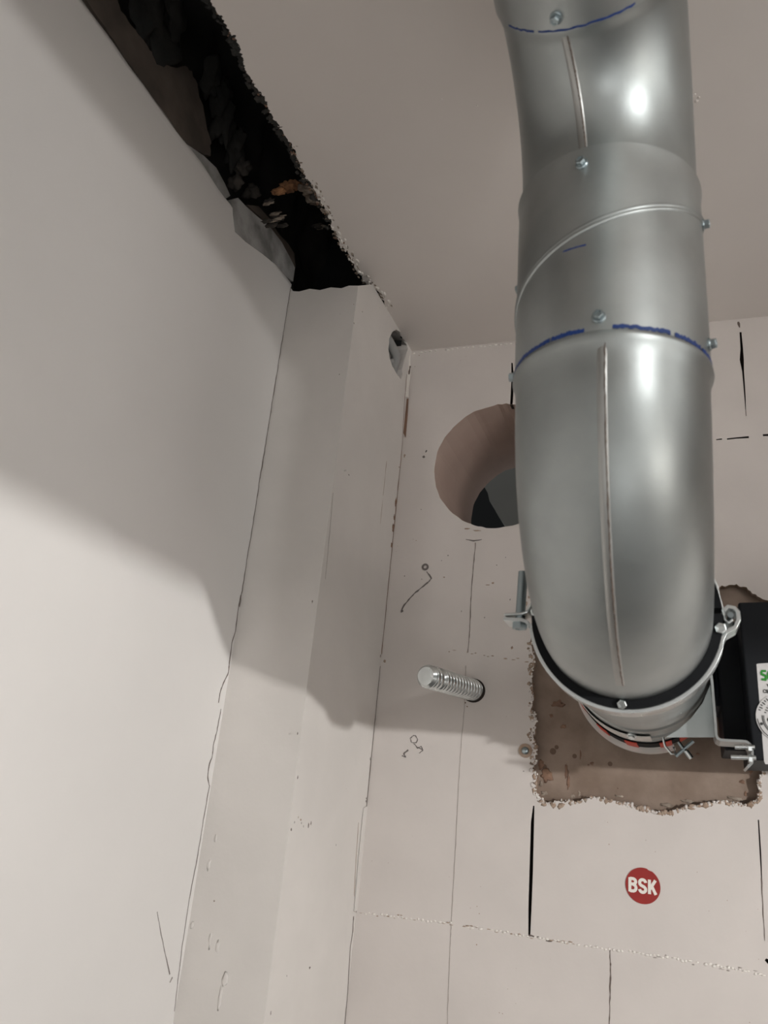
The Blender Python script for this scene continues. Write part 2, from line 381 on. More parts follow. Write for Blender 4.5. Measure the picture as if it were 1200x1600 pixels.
# pencil scribbles
for seg, ww in (([(667, 893), (674, 904), (668, 911), (655, 921), (645, 930), (632, 945), (626, 957)], 2.0), ([(652, 1169), (658, 1166), (661, 1172), (655, 1177)], 1), ([(630, 1178), (638, 1172)], 2),
              ([(645, 1150), (641, 1154), (643, 1160), (650, 1161), (653, 1155), (649, 1149), (645, 1150)], 1.2), ([(647, 1162), (652, 1168), (660, 1171)], 1.4), ([(628, 1181), (634, 1183), (631, 1178)], 1.6)):
    line(seg, ww, 'pencil', .4, 4, 'pencil_mark')
# small screw hole with a dark rim
def annulus(name, c, r0, r1, axis, m, parent, h=.001, seg=24, kind='structure'):
    ax = Vector(axis).normalized(); a = ax.orthogonal().normalized(); b = ax.cross(a); vs = []; fs = []
    for k in range(seg):
        t = 2 * math.pi * k / seg; d = a * math.cos(t) + b * math.sin(t)
        vs += [c + d * r0, c + d * r0 + ax * h, c + d * r1 + ax * h, c + d * r1]
    for k in range(seg):
        p = 4 * k; q = 4 * ((k + 1) % seg)
        for e in range(4): fs.append((p + e, p + (e + 1) % 4, q + (e + 1) % 4, q + e))
    return obj(name, vs, fs, m, parent, kind=kind)
annulus('drill_hole', onY(664.5, 886, 1.0), .0022, .0048, OUT, 'pencil', back, .0007)

# ------------------------------------------------------------------ left wall, column, ceiling, the hollow above
def quad(name, a, b, c, d, m, kind='structure', parent=None): return obj(name, [a, b, c, d], [(0, 1, 2, 3)], m, parent, kind=kind)
frombm('wall_left', boxbm((-.75, -1.8, -1.6), (XW, 1.0, ZT - .006)), 'wall', kind='structure')
wl = bpy.data.objects['wall_left']
# rounded ragged top arris of the left wall
bm = bmesh.new(); n = 160
rows = []
for i in range(n + 1):
    y = -1.0 + (YF + 1.0) * i / n; r = []
    for k, (dx, dz) in enumerate(((0, -.012), (.0002, -.006), (-.0005, -.001), (-.004, .001), (-.02, .002), (-.05, .002))):
        nz = noise.noise(Vector((y * 22, k * .8, 0))) * .0016 if k > 0 else 0
        r.append(bm.verts.new((XW + dx + nz, y, ZT + dz + nz)))
    rows.append(r)
for i in range(n):
    for k in range(5): bm.faces.new((rows[i][k], rows[i + 1][k], rows[i + 1][k + 1], rows[i][k + 1]))
frombm('wall_arris', bm, 'wall', wl, True, 'structure')

def col_y(x, y): p = onX(x, y, XC); return Vector((p.y, p.z))
# column side face with a torn cable opening near the ceiling
grom = jag([col_y(*p) for p in [(613, 519), (608, 530), (607, 545), (609, 560), (613, 572), (619, 583), (626, 592), (629, 585), (628, 577), (631, 566), (634, 556), (637, 545), (634, 532), (627, 519), (619, 515)]], 3, .0006)
column = face_with_holes('wall_column', [Vector((YF, -1.6)), Vector((1.0, -1.6)), Vector((1.0, ZC)), Vector((.83, ZC)), Vector((YF, .601))], [(grom, .03, 'column', 'black')],
                         lambda y, z: Vector((XC, y, z)), Vector((-1, 0, 0)), 'column')  # opening backed in black, its inner shade put into the colour
fy = lambda x, z: Vector((x, YF, z))
top = [(XC, .601), (-.39, .603), (-.40, .6005), (-.415, .604), (-.43, .602), (-.445, .606), (-.46, .604), (XW - .002, .607)]
bm = bmesh.new(); vs = [bm.verts.new(fy(*p)) for p in top + [(XW - .002, -1.6), (XC, -1.6)]]; bm.faces.new(vs)
frombm('column_front', bm, 'column', column, kind='structure')
# rounded column arris
obj('column_top', [fy(*p) for p in top] + [fy(*p) + Vector((0, .2, .03)) for p in top], [(i, i + 1, len(top) + i + 1, len(top) + i) for i in range(len(top) - 1)], 'smear', column, kind='structure')
# conduits in the opening
tube('conduit', [Vector((XC - .024, .905, .60)), Vector((XC - .012, .93, .612)), Vector((XC - .006, .955, .60)), Vector((XC - .014, .965, .575)), Vector((XC - .026, .96, .55))], .0075, 'conduit', column, 14, kind='structure')
tube('conduit', [Vector((XC - .02, .93, .575)), Vector((XC - .008, .945, .585)), Vector((XC - .010, .962, .578)), Vector((XC - .024, .97, .56))], .004, 'conduit', column, 12, kind='structure')
# wall/column crack on the left
def lineX(px, w, m, X, parent, jit=.5, sub=4, name='crack', off=.0005):
    wid = w if isinstance(w, (list, tuple)) else [w] * len(px)
    return ribbon(name, [Vector((X, min(p.y, (YF if X == XW else 1.0) - .0012), p.z)) for p in (onX(x, y, X) for x, y in px)], [v * .0007 for v in wid], m, parent, Vector((1, 0, 0)), off=off, jit=jit * .0007, sub=sub)
lineX([(456, 452), (452, 480), (447, 520), (443, 545), (438, 575), (431, 605), (427, 640), (420, 670), (415, 700), (411, 730), (404, 775), (399, 810), (394, 850), (388, 885), (382, 925), (377, 950)],
      [.8, .8, .8, .9, 1, 1.2, 1.3, 1.3, 1.6, 1.6, 1, 1, 1.1, 1.1, 1.2, 1.2], 'hair', XW, wl, .9, 5)
lineX([(376, 930), (372, 950), (368, 985), (362, 1005), (358, 1035), (357, 1050), (350, 1065), (344, 1080), (341, 1098)], [1.6, 1.2, 1.3, 1.6, 1.6, 1.6, 1.8, 1.6, 1.2], 'hair', XW, wl, .5, 4)
lineX([(345, 1108), (341, 1130), (338, 1145), (333, 1165), (332, 1180), (326, 1197), (324, 1215), (327, 1228), (322, 1255), (316, 1290), (309, 1335), (302, 1370), (293, 1420), (284, 1480), (278, 1530), (272, 1580)],
      [1, 1.3, 1.2, 1.6, 1.1, 1.6, 1.6, 1, 1, .8, 1, .8, .7, .6, .6, .5], 'hair', XW, wl, .6, 4)
lineX([(245, 1425), (252, 1462), (258, 1492), (265, 1522)], [.5, .6, .6, 1.2], 'hair', XW, wl, .4, 4)
lineX([(269, 1527), (265, 1535)], [2, 1.5], 'hair', XW, wl, .1, 2)
def chipX(lst, m, X, parent, name='chip'):
    bm = bmesh.new()
    for x, y, sx, sy in lst:
        p = onX(x, y, X); p.y = min(p.y, (YF if X == XW else 1.0) - .004); blob(bm, p, .0005, x * .37 + y, 2, .9, (.6, sx, sy))
    frombm(name, bm, m, parent, True, 'structure')
def chipY(lst, m, parent, Y=YF, name='chip'):
    bm = bmesh.new()
    for x, y, sx, sy in lst: blob(bm, onY(x, y, Y), .0005, x * .37 + y, 2, .9, (sx, .6, sy))
    frombm(name, bm, m, parent, True, 'structure')
# column / back wall corner: crack and exposed brick
lineX([(635, 585), (631, 640), (630, 705), (627, 760), (623, 800), (618, 850), (613, 905), (606, 985), (603, 1026)], [1, 1, 1.5, 2, 3, 2, 1.6, 1.2, 2], 'brown', XC, column, .8, 6)
lineX([(602, 1045), (598, 1090), (592, 1145), (586, 1215), (580, 1270), (575, 1330), (568, 1395), (566, 1423)], [1, 1, 1.6, 2.2, 1.6, 1.4, 1.3, 1.2], 'hair', XC, column, .6, 6)
lineX([(552, 1432), (551, 1455), (547, 1480), (543, 1550), (540, 1605)], [2.2, 2, 1.2, 1.2, 1.2], 'hair', XC, column, .5, 6)
lineX([(553, 1424), (560, 1421), (566, 1422)], [2.5, 2, 2], 'stain', XC, column, .4, 4)
slab('exposed_brick', [onY(x, y, .9995) for x, y in [(625, 623), (638.5, 623), (637, 650), (635, 672), (634, 684), (630, 676), (627, 668), (631, 658), (629, 652), (625, 646)]], Vector((0, -1, 0)), .0006, 'brown', column)
slab('torn_plaster', [onY(x, y, .995) for x, y in [(630, 561), (637, 550), (641, 556), (642, 580), (639, 606), (638.5, 621), (626, 621), (627, 603), (629, 592), (626, 578)]], Vector((0, -1, 0)), .002, 'paint', column)
for px in ([(635, 567), (634, 580), (632, 594)], [(641, 572), (639, 585)], [(630, 597), (629, 606)]):
    ribbon('crack', [onY(x, y, .9925) for x, y in px], [.0016, .0022, .001][:len(px)], 'hair', column, OUT, sub=3, jit=.0003)
chipX([(623, 790, 6, 12), (619, 830, 8, 10), (616, 856, 5, 8), (632, 740, 3, 2), (622, 815, 4, 8)], 'brown', XC, column)
chipX([(603, 1030, 3, 4), (580, 1248, 2, 2), (574, 1252, 2, 3), (585, 1187, 1.4, 4), (488, 940, 1.6, 3), (545, 742, 3, 1.5), (530, 585, 1, 1.4), (566, 487, 2, 1.4), (553, 505, 2, 2), (465, 1146, 1.6, 3)], 'hair', XC, column)
chipX([(465, 1215, 2, 3), (460, 1285, 1.5, 2), (455, 1296, 2.5, 3), (471, 1286, 1, 2), (474, 1291, 1, 2), (482, 1290, 3, 5), (486, 1286, 2, 4), (525, 1320, 1, 2), (423, 1583, 1.6, 3.4), (448, 1525, 1, 1.5), (484, 1512, 3, 2)], 'hair', XC, column)
chipX([(470, 1281, 3, 2), (466, 1277, 1, 2), (600, 760, 1.2, 30), (596, 800, 1, 30), (603, 730, 1, 20)], 'stain', XC, column)
lineX([(520, 770), (515, 830), (508, 905)], [.5, .7, .4], 'faint', XC, column, .5, 8)
lineX([(560, 1285), (556, 1340), (553, 1400)], [.6, 1.2, .6], 'stain', XC, column, .5, 8)
chipY([(352, 1530, 6, 12), (340, 1480, 5, 12), (344, 1560, 4, 18), (328, 1470, 3, 16)], 'column', column)
chipY([(300, 1445, 4, 7), (326, 1350, 4, 10), (337, 1310, 3, 8), (540, 735, 3, 2)], 'column', column)
# thin plaster skirt covering the corner above the step at the lower joint
slab('corner_plaster', [onX(x, y, XC + .0006) for x, y in [(583, 1255), (575, 1330), (566, 1421), (553, 1424), (560, 1340), (568, 1262)]], Vector((1, 0, 0)), .0008, 'column', column)

# ceiling with a torn left edge
edge_px = [(642, 549), (628, 527), (616, 508), (606, 490), (599, 470), (590, 455), (575, 447), (566, 434), (556, 420), (548, 405), (543, 392), (533, 385), (528, 370), (520, 356), (516, 342), (509, 330), (503, 318),
           (495, 305), (488, 291), (478, 278), (470, 262), (463, 245), (458, 228), (446, 216), (440, 203), (431, 192), (424, 178), (416, 166), (411, 152), (398, 135), (391, 121), (383, 108), (380, 95), (374, 83), (372, 70),
           (366, 58), (357, 46), (350, 32), (338, 20), (333, 6), (322, -12), (300, -60), (262, -130)]
edge = [onZ(x, y, ZC) for x, y in edge_px]
e2 = [Vector((p.x, p.y)) for p in edge]
e2 = jag(e2, 5, .0016, closed=False)
outl = e2 + [Vector((XC, -1.8)), Vector((1.3, -1.8)), Vector((1.3, 1.0)), Vector((XC, 1.0))]
ceil = slab('ceiling', [Vector((p.x, p.y, ZC)) for p in outl], Vector((0, 0, 1)), .07, 'ceiling')
# crumbling plaster along the torn edge
for mm, cnt, lo, hi, rng, sz in (('crumb', 150, -5, 6, (4, 22), 3.0), ('paint', 70, -2, 9, (4, 16), 2.6), ('rubble', 200, -9, 1, (12, 41), 4.5), ('brown', 60, -6, 2, (12, 41), 3), ('stain', 40, -3, 6, (0, 12), 1.6)):
    bm = bmesh.new()
    for _ in range(cnt):
        i = random.randrange(*rng); a = Vector(edge_px[i]); b = Vector(edge_px[i + 1]); p = a.lerp(b, random.random())
        n = Vector((b - a).yx); n = Vector((-(b - a).y, (b - a).x)).normalized(); n = n if n.x > 0 else -n
        q = p + n * random.uniform(lo, hi); s = sz * random.uniform(.4, 1.3)
        blob(bm, onZ(q.x, q.y, ZC + .001), .0005, random.random() * 90, 2, .9, (s * random.uniform(.5, 1.5), s * random.uniform(.5, 1.5), s * .6))
    frombm('torn_edge', bm, mm, ceil, True, 'structure')
for mm, cnt, sz in (('paint', 60, 3.4), ('crumb', 50, 2.6), ('brown', 14, 1.8)):
    bm = bmesh.new()
    for _ in range(cnt):
        t = random.random(); i = 3 + int(t * 16); p = Vector(edge_px[i]).lerp(Vector(edge_px[i + 1]), random.random()) + Vector((random.uniform(-3, 10), random.uniform(-5, 3)))
        s = sz * random.uniform(.4, 1.3); blob(bm, onZ(p.x, p.y, ZC + .0005), .0006, random.random() * 90, 2, .9, (s * .8, s * 1.6, s * .9))
    frombm('torn_edge', bm, mm, ceil, True, 'structure')
chipsC = bmesh.new()
for x, y, s in ((1082, 150, 3), (1088, 158, 3), (1092, 152, 2), (1086, 148, 2), (745, 165, 1.5), (690, 155, 1.5), (1085, 205, 1.5)):
    blob(chipsC, onZ(x, y, ZC), .0006, x, 2, .6, (s, s, 1.2))
frombm('chip', chipsC, 'ceiling', ceil, True, 'structure')

# hollow above the left wall: rough surfaces going up
def rough_grid(name, fn, nu, nv, m, parent=None, amp=.01, sc_=14, seed=0):
    bm = bmesh.new(); g = []
    for i in range(nu + 1):
        r = []
        for j in range(nv + 1):
            p = fn(i / nu, j / nv); d = noise.fractal(p * sc_ + Vector((seed, seed, 0)), .9, 2.2, 5)
            r.append(bm.verts.new(p + Vector((1, .2, -.6)).normalized() * d * amp))
        g.append(r)
    for i in range(nu):
        for j in range(nv): bm.faces.new((g[i][j], g[i + 1][j], g[i + 1][j + 1], g[i][j + 1]))
    return frombm(name, bm, m, parent, True, 'structure')
def cav(u, v):
    y = -1.8 + 2.8 * u
    prof = [(-.515, .60), (-.52, .68), (-.53, .76), (-.50, .83), (-.44, .86), (-.36, .85), (-.33, .78), (-.33, .69)]
    k = v * (len(prof) - 1); i = min(int(k), len(prof) - 2); t = k - i
    return Vector((prof[i][0] * (1 - t) + prof[i + 1][0] * t, y, prof[i][1] * (1 - t) + prof[i + 1][1] * t))
hol = rough_grid('wall_hollow', cav, 320, 50, 'rubble', None, .02, 11, 3)  # shade of the hollow is put into the rubble colour
quad('hollow_back', Vector((-.6, .96, .618)), Vector((XC - .002, .96, .618)), Vector((XC - .002, .96, .9)), Vector((-.6, .96, .9)), 'black', parent=hol)  # black closing sheet in place of deep shade
# ledge of raw concrete just above the wall top
strip_px = [(105, -60), (133, -4), (160, 35), (178, 62), (205, 105), (235, 150), (262, 187), (284, 219), (300, 232), (316, 240), (328, 243), (329, 222), (322, 195), (316, 165), (307, 130), (300, 112), (290, 103), (272, 106), (256, 100), (240, 84), (222, 62), (205, 40), (190, 18), (178, -10), (150, -70)]
st = jag([Vector(p) for p in strip_px], 3, 1.5)
slab('concrete_ledge', [onX(p.x, p.y, XW - .012) for p in st], Vector((-1, 0, 0)), .03, 'conc', hol)
# rough lumps in the hollow: darker blocks, foam, crumbs
def lumps(lst, m, X, name, sc3=.0009):
    bm = bmesh.new()
    for x, y, sx, sy in lst: blob(bm, onX(x, y, X), sc3, x * .61 + y * .2, 3, .9, (10, sx, sy))
    frombm(name, bm, m, hol, True, 'structure')
lumps([(250, 60, 26, 40), (230, 20, 24, 36), (268, 40, 20, 30), (350, 190, 16, 34), (368, 230, 14, 30), (345, 150, 14, 28), (330, 120, 14, 26)], 'rubble', -.49, 'rubble_lump')
lumps([(378, 262, 9, 12), (368, 285, 8, 10), (395, 300, 8, 9)], 'lump', -.482, 'rubble_lump')
lumps([(448, 293, 9, 4), (462, 290, 10, 3), (436, 299, 5, 4)], 'foam', -.44, 'foam_lump')
lumps([(478, 296, 8, 5), (487, 306, 9, 6), (497, 315, 7, 5)], 'crumb', -.425, 'rubble_lump')
lumps([(420, 315, 2.5, 6), (430, 335, 3, 5), (436, 343, 4, 3), (418, 345, 3, 3), (441, 352, 3, 3), (496, 354, 7, 2.6), (510, 356, 5, 3), (425, 352, 3, 4)], 'lump', -.452, 'rubble_lump', .0007)
lumps([(419, 318, 1.6, 3), (430, 334, 1.5, 3), (434, 342, 2, 1.6), (424, 346, 1.4, 2), (438, 338, 1.4, 2), (500, 355, 5, 2)], 'crumb', -.449, 'rubble_lump', .0007)
# grey plaster smears at the head of the wall
slab('plaster_smear', [onX(x, y, XW - .001) for x, y in [(290, 224), (318, 243), (338, 262), (352, 288), (360, 306), (350, 312), (336, 292), (318, 268)]], Vector((-1, 0, 0)), .012, 'smear', wl)
slab('plaster_smear', [onX(x, y, XW + .0008) for x, y in [(362, 312), (372, 309), (384, 322), (402, 338), (420, 352), (440, 378), (454, 404), (461, 418), (458, 440), (447, 432), (430, 412), (410, 396), (385, 378), (368, 362)]], Vector((-1, 0, 0)), .008, 'smear', wl)
slab('plaster_smear', [onX(x, y, XW - .004) for x, y in [(386, 320), (404, 322), (420, 340), (436, 366), (450, 380), (460, 396), (462, 418), (452, 404), (438, 378), (418, 350)]], Vector((-1, 0, 0)), .012, 'conc', wl)

# ------------------------------------------------------------------ rest of the room, behind the photographer
frombm('floor', boxbm((-.75, -1.8, -1.65), (1.3, 1.0, -1.6)), 'floor', kind='structure')
frombm('wall_right', boxbm((1.3, -1.8, -1.6), (1.36, 1.0, .70)), 'bare', kind='structure')
frombm('wall_front', boxbm((-.75, -1.86, -1.6), (1.3, -1.8, .70)), 'bare', kind='structure')

# ------------------------------------------------------------------ ventilation duct
XP, YV, R1, RB = -.0455, .518, .0648, .130
Z0, Z1 = .281, .435
S = Vector((1, 0, 0))
def arcpts():
    a = []; b = []
    a.append((Vector((XP, .668, .151)), Vector((0, -1, 0))))
    for i in range(29):
        t = math.pi / 2 * i / 28
        a.append((Vector((XP, YV + RB * (1 - math.sin(t)), Z0 - RB * math.cos(t))), Vector((0, -math.cos(t), math.sin(t)))))
    return a
TH = math.radians(79); RB2 = .124; PH = math.radians(3)
hdir = Vector((-math.sin(PH), -math.cos(PH), 0)); S2 = Vector((math.cos(PH), -math.sin(PH), 0))
XT = XP - .003
def arc2():
    a = [(Vector((XT, YV, Z1 - .02)), Vector((0, 0, 1)))]
    for i in range(27):
        t = TH * i / 26
        a.append((Vector((XT, YV, Z1)) + hdir * RB2 * (1 - math.cos(t)) + Vector((0, 0, RB2 * math.sin(t))), hdir * math.sin(t) + Vector((0, 0, math.cos(t)))))
    return a
def frame(T, Sv): return Sv.cross(T).normalized()      # outward 'front' direction
def shell(name, path, rads, m, parent, Sv=S, seg=96):
    vs = []; fs = []; n = len(path)
    for (p, T), r in zip(path, rads):
        Fd = frame(T, Sv)
        for k in range(seg):
            t = 2 * math.pi * k / seg; vs.append(p + (Fd * math.cos(t) + Sv * math.sin(t)) * r)
    for i in range(n - 1):
        for k in range(seg): fs.append((i * seg + k, i * seg + (k + 1) % seg, (i + 1) * seg + (k + 1) % seg, (i + 1) * seg + k))
    return obj(name, vs, fs, m, parent, smooth=True)
def onduct(path, i, ang, r, Sv=S):
    p, T = path[i]; Fd = frame(T, Sv); return p + (Fd * math.cos(ang) + Sv * math.sin(ang)) * r
def seam_strip(name, path, ang, r, w, h, m, parent, Sv=S, i0=0, i1=None, wob=0):
    i1 = len(path) if i1 is None else i1; vs = []; fs = []
    prof = [(-w, -.0004), (-w * .8, h * .7), (-w * .2, h), (w * .2, h), (w * .8, h * .7), (w, -.0004)]; c = 0
    for i in range(i0, i1):
        p, T = path[i]; Fd = frame(T, Sv); A = ang(i) if callable(ang) else ang
        for x, hh in prof:
            t = A + (x + (random.uniform(-wob, wob))) / r; vs.append(p + (Fd * math.cos(t) + Sv * math.sin(t)) * (r + hh))
        if c:
            for k in range(5): fs.append(((c - 1) * 6 + k, c * 6 + k, c * 6 + k + 1, (c - 1) * 6 + k + 1))
        c += 1
    return obj(name, vs, fs, m, parent, smooth=True)
duct = thing('ventilation_duct', (XP, 1.0, .151), 'galvanised round ventilation duct rising from the wall in two bends below the ceiling', 'duct')
A1 = arcpts()
# end collar of the lower elbow with a rolled bead under the blue pen line
def straight(p, T, ds): return [(p + T * d, T) for d in ds]
col1 = straight(Vector((XP, YV, Z0)), Vector((0, 0, 1)), (-.004, 0, .003, .006, .008))
elbow = shell('lower_elbow', A1 + col1[2:], [R1] * (len(A1) - 1) + [R1 + .0012, R1 + .0026, R1 + .0022, R1 + .0004], 'zinc', duct)
for k in (len(A1) - 3, len(A1) - 2, len(A1) - 1): pass
fine = []
for i in range(len(A1) - 1):
    for j in range(4):
        t = j / 4; p = A1[i][0].lerp(A1[i + 1][0], t); T = A1[i][1].lerp(A1[i + 1][1], t).normalized(); fine.append((p, T))
fine.append(A1[-1])
seam_strip('weld_seam', fine, .01, R1, .0034, .0007, 'seam', elbow, i0=20)
seam_strip('weld_line', fine, .036, R1 + .0005, .0005, .0005, 'rust', elbow, i0=20, wob=.0003)
# coupling with spiral lock seam
zs = [.2835 + (Z1 + .0005 - .2835) * i / 20 for i in range(21)]
cp = [(Vector((XP - .003 * (z - .28) / .155, YV, z)), Vector((0, 0, 1))) for z in zs]
coup = shell('coupling', cp, [R1 + .0013] + [R1 + .0012] * 18 + [R1 + .0013, R1 + .0022], 'zinc2', duct)
vs = []; fs = []; cnt = 0
for i in range(0, 161):
    a = math.radians(-180 + 360 * i / 160)
    z = .372 + .00040 * math.degrees(a)
    x0 = XP - .003 * (z - .28) / .155
    if not (.286 < z < Z1 - .001): continue
    for x, hh in ((-.0032, -.0003), (-.0024, .0013), (-.0008, .0004), (.0008, .0004), (.0022, .0013), (.0032, -.0003)):
        r = R1 + .0012 + hh; vs.append(Vector((x0 + r * math.sin(a), YV - r * math.cos(a), z + x)))
    if cnt:
        for k in range(5): fs.append(((cnt - 1) * 6 + k, cnt * 6 + k, cnt * 6 + k + 1, (cnt - 1) * 6 + k + 1))
    cnt += 1
obj('spiral_seam', vs, fs, 'zinc2', coup, smooth=True)
A2 = arc2()
r2 = R1 - .0010
upper = shell('upper_elbow', A2, [r2] * (len(A2) - 2) + [r2 + .0012, r2 + .0012], 'zinc', duct, S2)
fine2 = []
for i in range(len(A2) - 1):
    for j in range(4):
        t = j / 4; fine2.append((A2[i][0].lerp(A2[i + 1][0], t), A2[i][1].lerp(A2[i + 1][1], t).normalized()))
sa = lambda i: -.11 - .10 * i / len(fine2)
seam_strip('weld_seam', fine2, sa, r2, .0034, .0007, 'seam', upper, S2, 4)
seam_strip('weld_line', fine2, lambda i: sa(i) + .03, r2 + .0005, .0005, .0005, 'rust', upper, S2, 4, wob=.0003)
pe, Te = A2[-1]
Tn = hdir
cpath = straight(pe, Te, (0, .01, .03, .045))
coup2 = shell('coupling', cpath, [R1 + .0016] + [R1 + .0012] * 3, 'zinc2', duct, S2)
q = cpath[-1][0]
run = [(q - Te * .005, Te), (q + Te * .002, (Te + Tn).normalized())] + straight(q + Te * .004, Tn, (.02, .3, .7, 1.2))
shell('duct_run', run, [R1 - .0004] * len(run), 'zinc', duct, S2)
# blue pen lines
def pen(name, path_pt, T, Sv, r, a0, a1, w, parent, jit=.0004, n=24):
    vs = []; fs = []; Fd = frame(T, Sv)
    for i in range(n + 1):
        a = math.radians(a0 + (a1 - a0) * i / n); o = random.uniform(-jit, jit); ww = w * random.uniform(.7, 1.2) / 2
        d = Fd * math.cos(a) + Sv * math.sin(a)
        vs += [path_pt + d * (r + .0003) + T * (o - ww), path_pt + d * (r + .0003) + T * (o + ww), path_pt + d * (r - .0002) + T * (o + ww), path_pt + d * (r - .0002) + T * (o - ww)]
        if i:
            for k in range(4): fs.append((4 * (i - 1) + k, 4 * (i - 1) + (k + 1) % 4, 4 * i + (k + 1) % 4, 4 * i + k))
    return obj(name, vs, fs, 'ink', parent)
zt = Vector((0, 0, 1))
for a0, a1 in ((-88, -66), (-65, -30), (-29, -9), (6, 38), (41, 62), (64, 86)): pen('pen_line', Vector((XP, YV, .2895)), zt, S, R1 + .0014, a0, a1, .0030, coup, .0006)
for a0, a1 in ((-9, -2), (16, 24), (44, 58)): pen('pen_line', Vector((XT, YV, Z1 + .0004)), zt, S, R1 - .0002, a0, a1, .0008, coup, .0002)
pen('pen_line', Vector((XP, YV, .3545)) - Vector((.001, 0, 0)), (zt + Vector((.45, 0, 0)) * 0).normalized(), S, R1 + .0012, -22, -8, .0011, coup, .0001)
for a0, a1 in ((-52, -30), (-27, 30)): pen('pen_line', pe + Te * .0015, Te, S2, R1 + .0014, a0, a1, .0014, coup2)
# hex head self drilling screws
def hexhead(name, c, ax, r, h, m, parent, washer=True, sub=None):
    ax = ax.normalized(); a = ax.orthogonal().normalized(); b = ax.cross(a); bm = bmesh.new()
    def ringv(rr, z, n, ph=0): return [bm.verts.new(c + ax * z + (a * math.cos(2 * math.pi * k / n + ph) + b * math.sin(2 * math.pi * k / n + ph)) * rr) for k in range(n)]
    def skin(A, B):
        n = len(A)
        for k in range(n): bm.faces.new((A[k], A[(k + 1) % n], B[(k + 1) % n], B[k]))
    z = 0
    if washer:
        w0 = ringv(r * 1.3, -.0008, 18); w1 = ringv(r * 1.3, h * .18, 18); w2 = ringv(r * 1.1, h * .3, 18); skin(w0, w1); skin(w1, w2); bm.faces.new(w2); bm.faces.new(w0[::-1]); z = h * .28
    h0 = ringv(r, z, 6); h1 = ringv(r, h * .9, 6); h2 = ringv(r * .86, h, 6); h3 = ringv(r * .6, h, 6); h4 = ringv(r * .5, h * .86, 6)
    skin(h0, h1); skin(h1, h2); skin(h2, h3); skin(h3, h4); bm.faces.new(h4); bm.faces.new(h0[::-1])
    return frombm(name, bm, m, parent)
def duct_screw(z, deg, parent, p0=None, T=zt, Sv=S):
    a = math.radians(deg); Fd = frame(T, Sv); d = Fd * math.cos(a) + Sv * math.sin(a)
    c = (p0 if p0 is not None else Vector((XP - .003 * (z - .28) / .155, YV, z))) + d * (R1 + .0012)
    hexhead('screw', c, d, .0034, .0050, 'bolt', parent)
duct_screw(.2975, -1, coup); duct_screw(.4225, -10, coup)
duct_screw(.302, 78, coup); duct_screw(.296, -88, coup); duct_screw(.404, 84, coup); duct_screw(.380, -98, coup)
duct_screw(0, -14, coup2, pe + Te * .010, Te, S2)
# straight stub running into the wall
stub = straight(Vector((XP, .66, .151)), BACK, (0, .06, .12, .16))
shell('duct_stub', stub, [R1 - .0008] * 4, 'zinc', duct, -S)

# ------------------------------------------------------------------ fire damper sleeve in the wall
damper = thing('fire_damper', (XP, 1.0, .151), 'round fire damper sleeve with red and black collar at the mortar patch', 'fire damper')
def ringx(y): return Vector((XP, y, .151))
def lathe(name, prof, m, parent, c=None, ax=BACK, seg=96, smooth=True):
    """prof: list of (distance along +Y, radius)"""
    vs = []; fs = []; c = c or Vector((XP, 0, .151))
    for y, r in prof:
        for k in range(seg):
            t = 2 * math.pi * k / seg; vs.append(c + Vector((r * math.cos(t), y, r * math.sin(t))))
    for i in range(len(prof) - 1):
        for k in range(seg): fs.append((i * seg + k, (i + 1) * seg + k, (i + 1) * seg + (k + 1) % seg, i * seg + (k + 1) % seg))
    return obj(name, vs, fs, m, parent, smooth=smooth)
lathe('sleeve', [(.690, .0640), (.690, .0668), (.836, .0668), (.838, .0660), (.842, .0660), (.844, .0680), (.888, .0680), (.890, .0700), (.902, .0700), (.904, .0688), (.910, .0688), (.912, .0705), (1.02, .0705)], 'zinc2', damper, smooth=False)
def arcband(name, y0, y1, r, a0, a1, m, parent, th=.0012, n=40, tilt=0):
    """band on the sleeve; angle 0 = straight down, + = right"""
    vs = []; fs = []; c = Vector((XP, 0, .151))
    for i in range(n + 1):
        a = math.radians(a0 + (a1 - a0) * i / n); d = Vector((math.sin(a), 0, -math.cos(a))); dy = tilt * math.sin(a)
        vs += [c + d * r + Vector((0, y0 + dy, 0)), c + d * r + Vector((0, y1 + dy, 0)), c + d * (r + th) + Vector((0, y1 + dy, 0)), c + d * (r + th) + Vector((0, y0 + dy, 0))]
        if i:
            for k in range(4): fs.append((4 * (i - 1) + k, 4 * (i - 1) + (k + 1) % 4, 4 * i + (k + 1) % 4, 4 * i + k))
    fs += [(0, 1, 2, 3), tuple(range(len(vs) - 4, len(vs)))[::-1]]
    return obj(name, vs, fs, m, parent, smooth=False)
arcband('label_strip', .866, .910, .0701, -80, 8, 'band', damper, .0008)
b1 = arcband('collar_band', .968, .986, .0708, -85, 24, 'band', damper, .0070)
arcband('black_stripe', .924, .967, .0706, -85, 84, 'rubber', b1, .0016)
for a in (-62, -36, -10, 18): arcband('red_mark', .922, .968, .0722, a - 5, a + 5, 'red', b1, .0010, 6)
arcband('red_mark', .93, .968, .0722, 30, 54, 'red', b1, .0014, 8)
hexhead('bolt', Vector((XP - .008, .868, .151 - .0700)), Vector((-.08, -.5, -1)), .0036, .003, 'bright', damper)
hexhead('rivet', Vector((XP + .0668 * math.sin(.62), .79, .151 - .0668 * math.cos(.62))), Vector((.5, 0, -1)), .0010, .001, 'bright', damper, False)
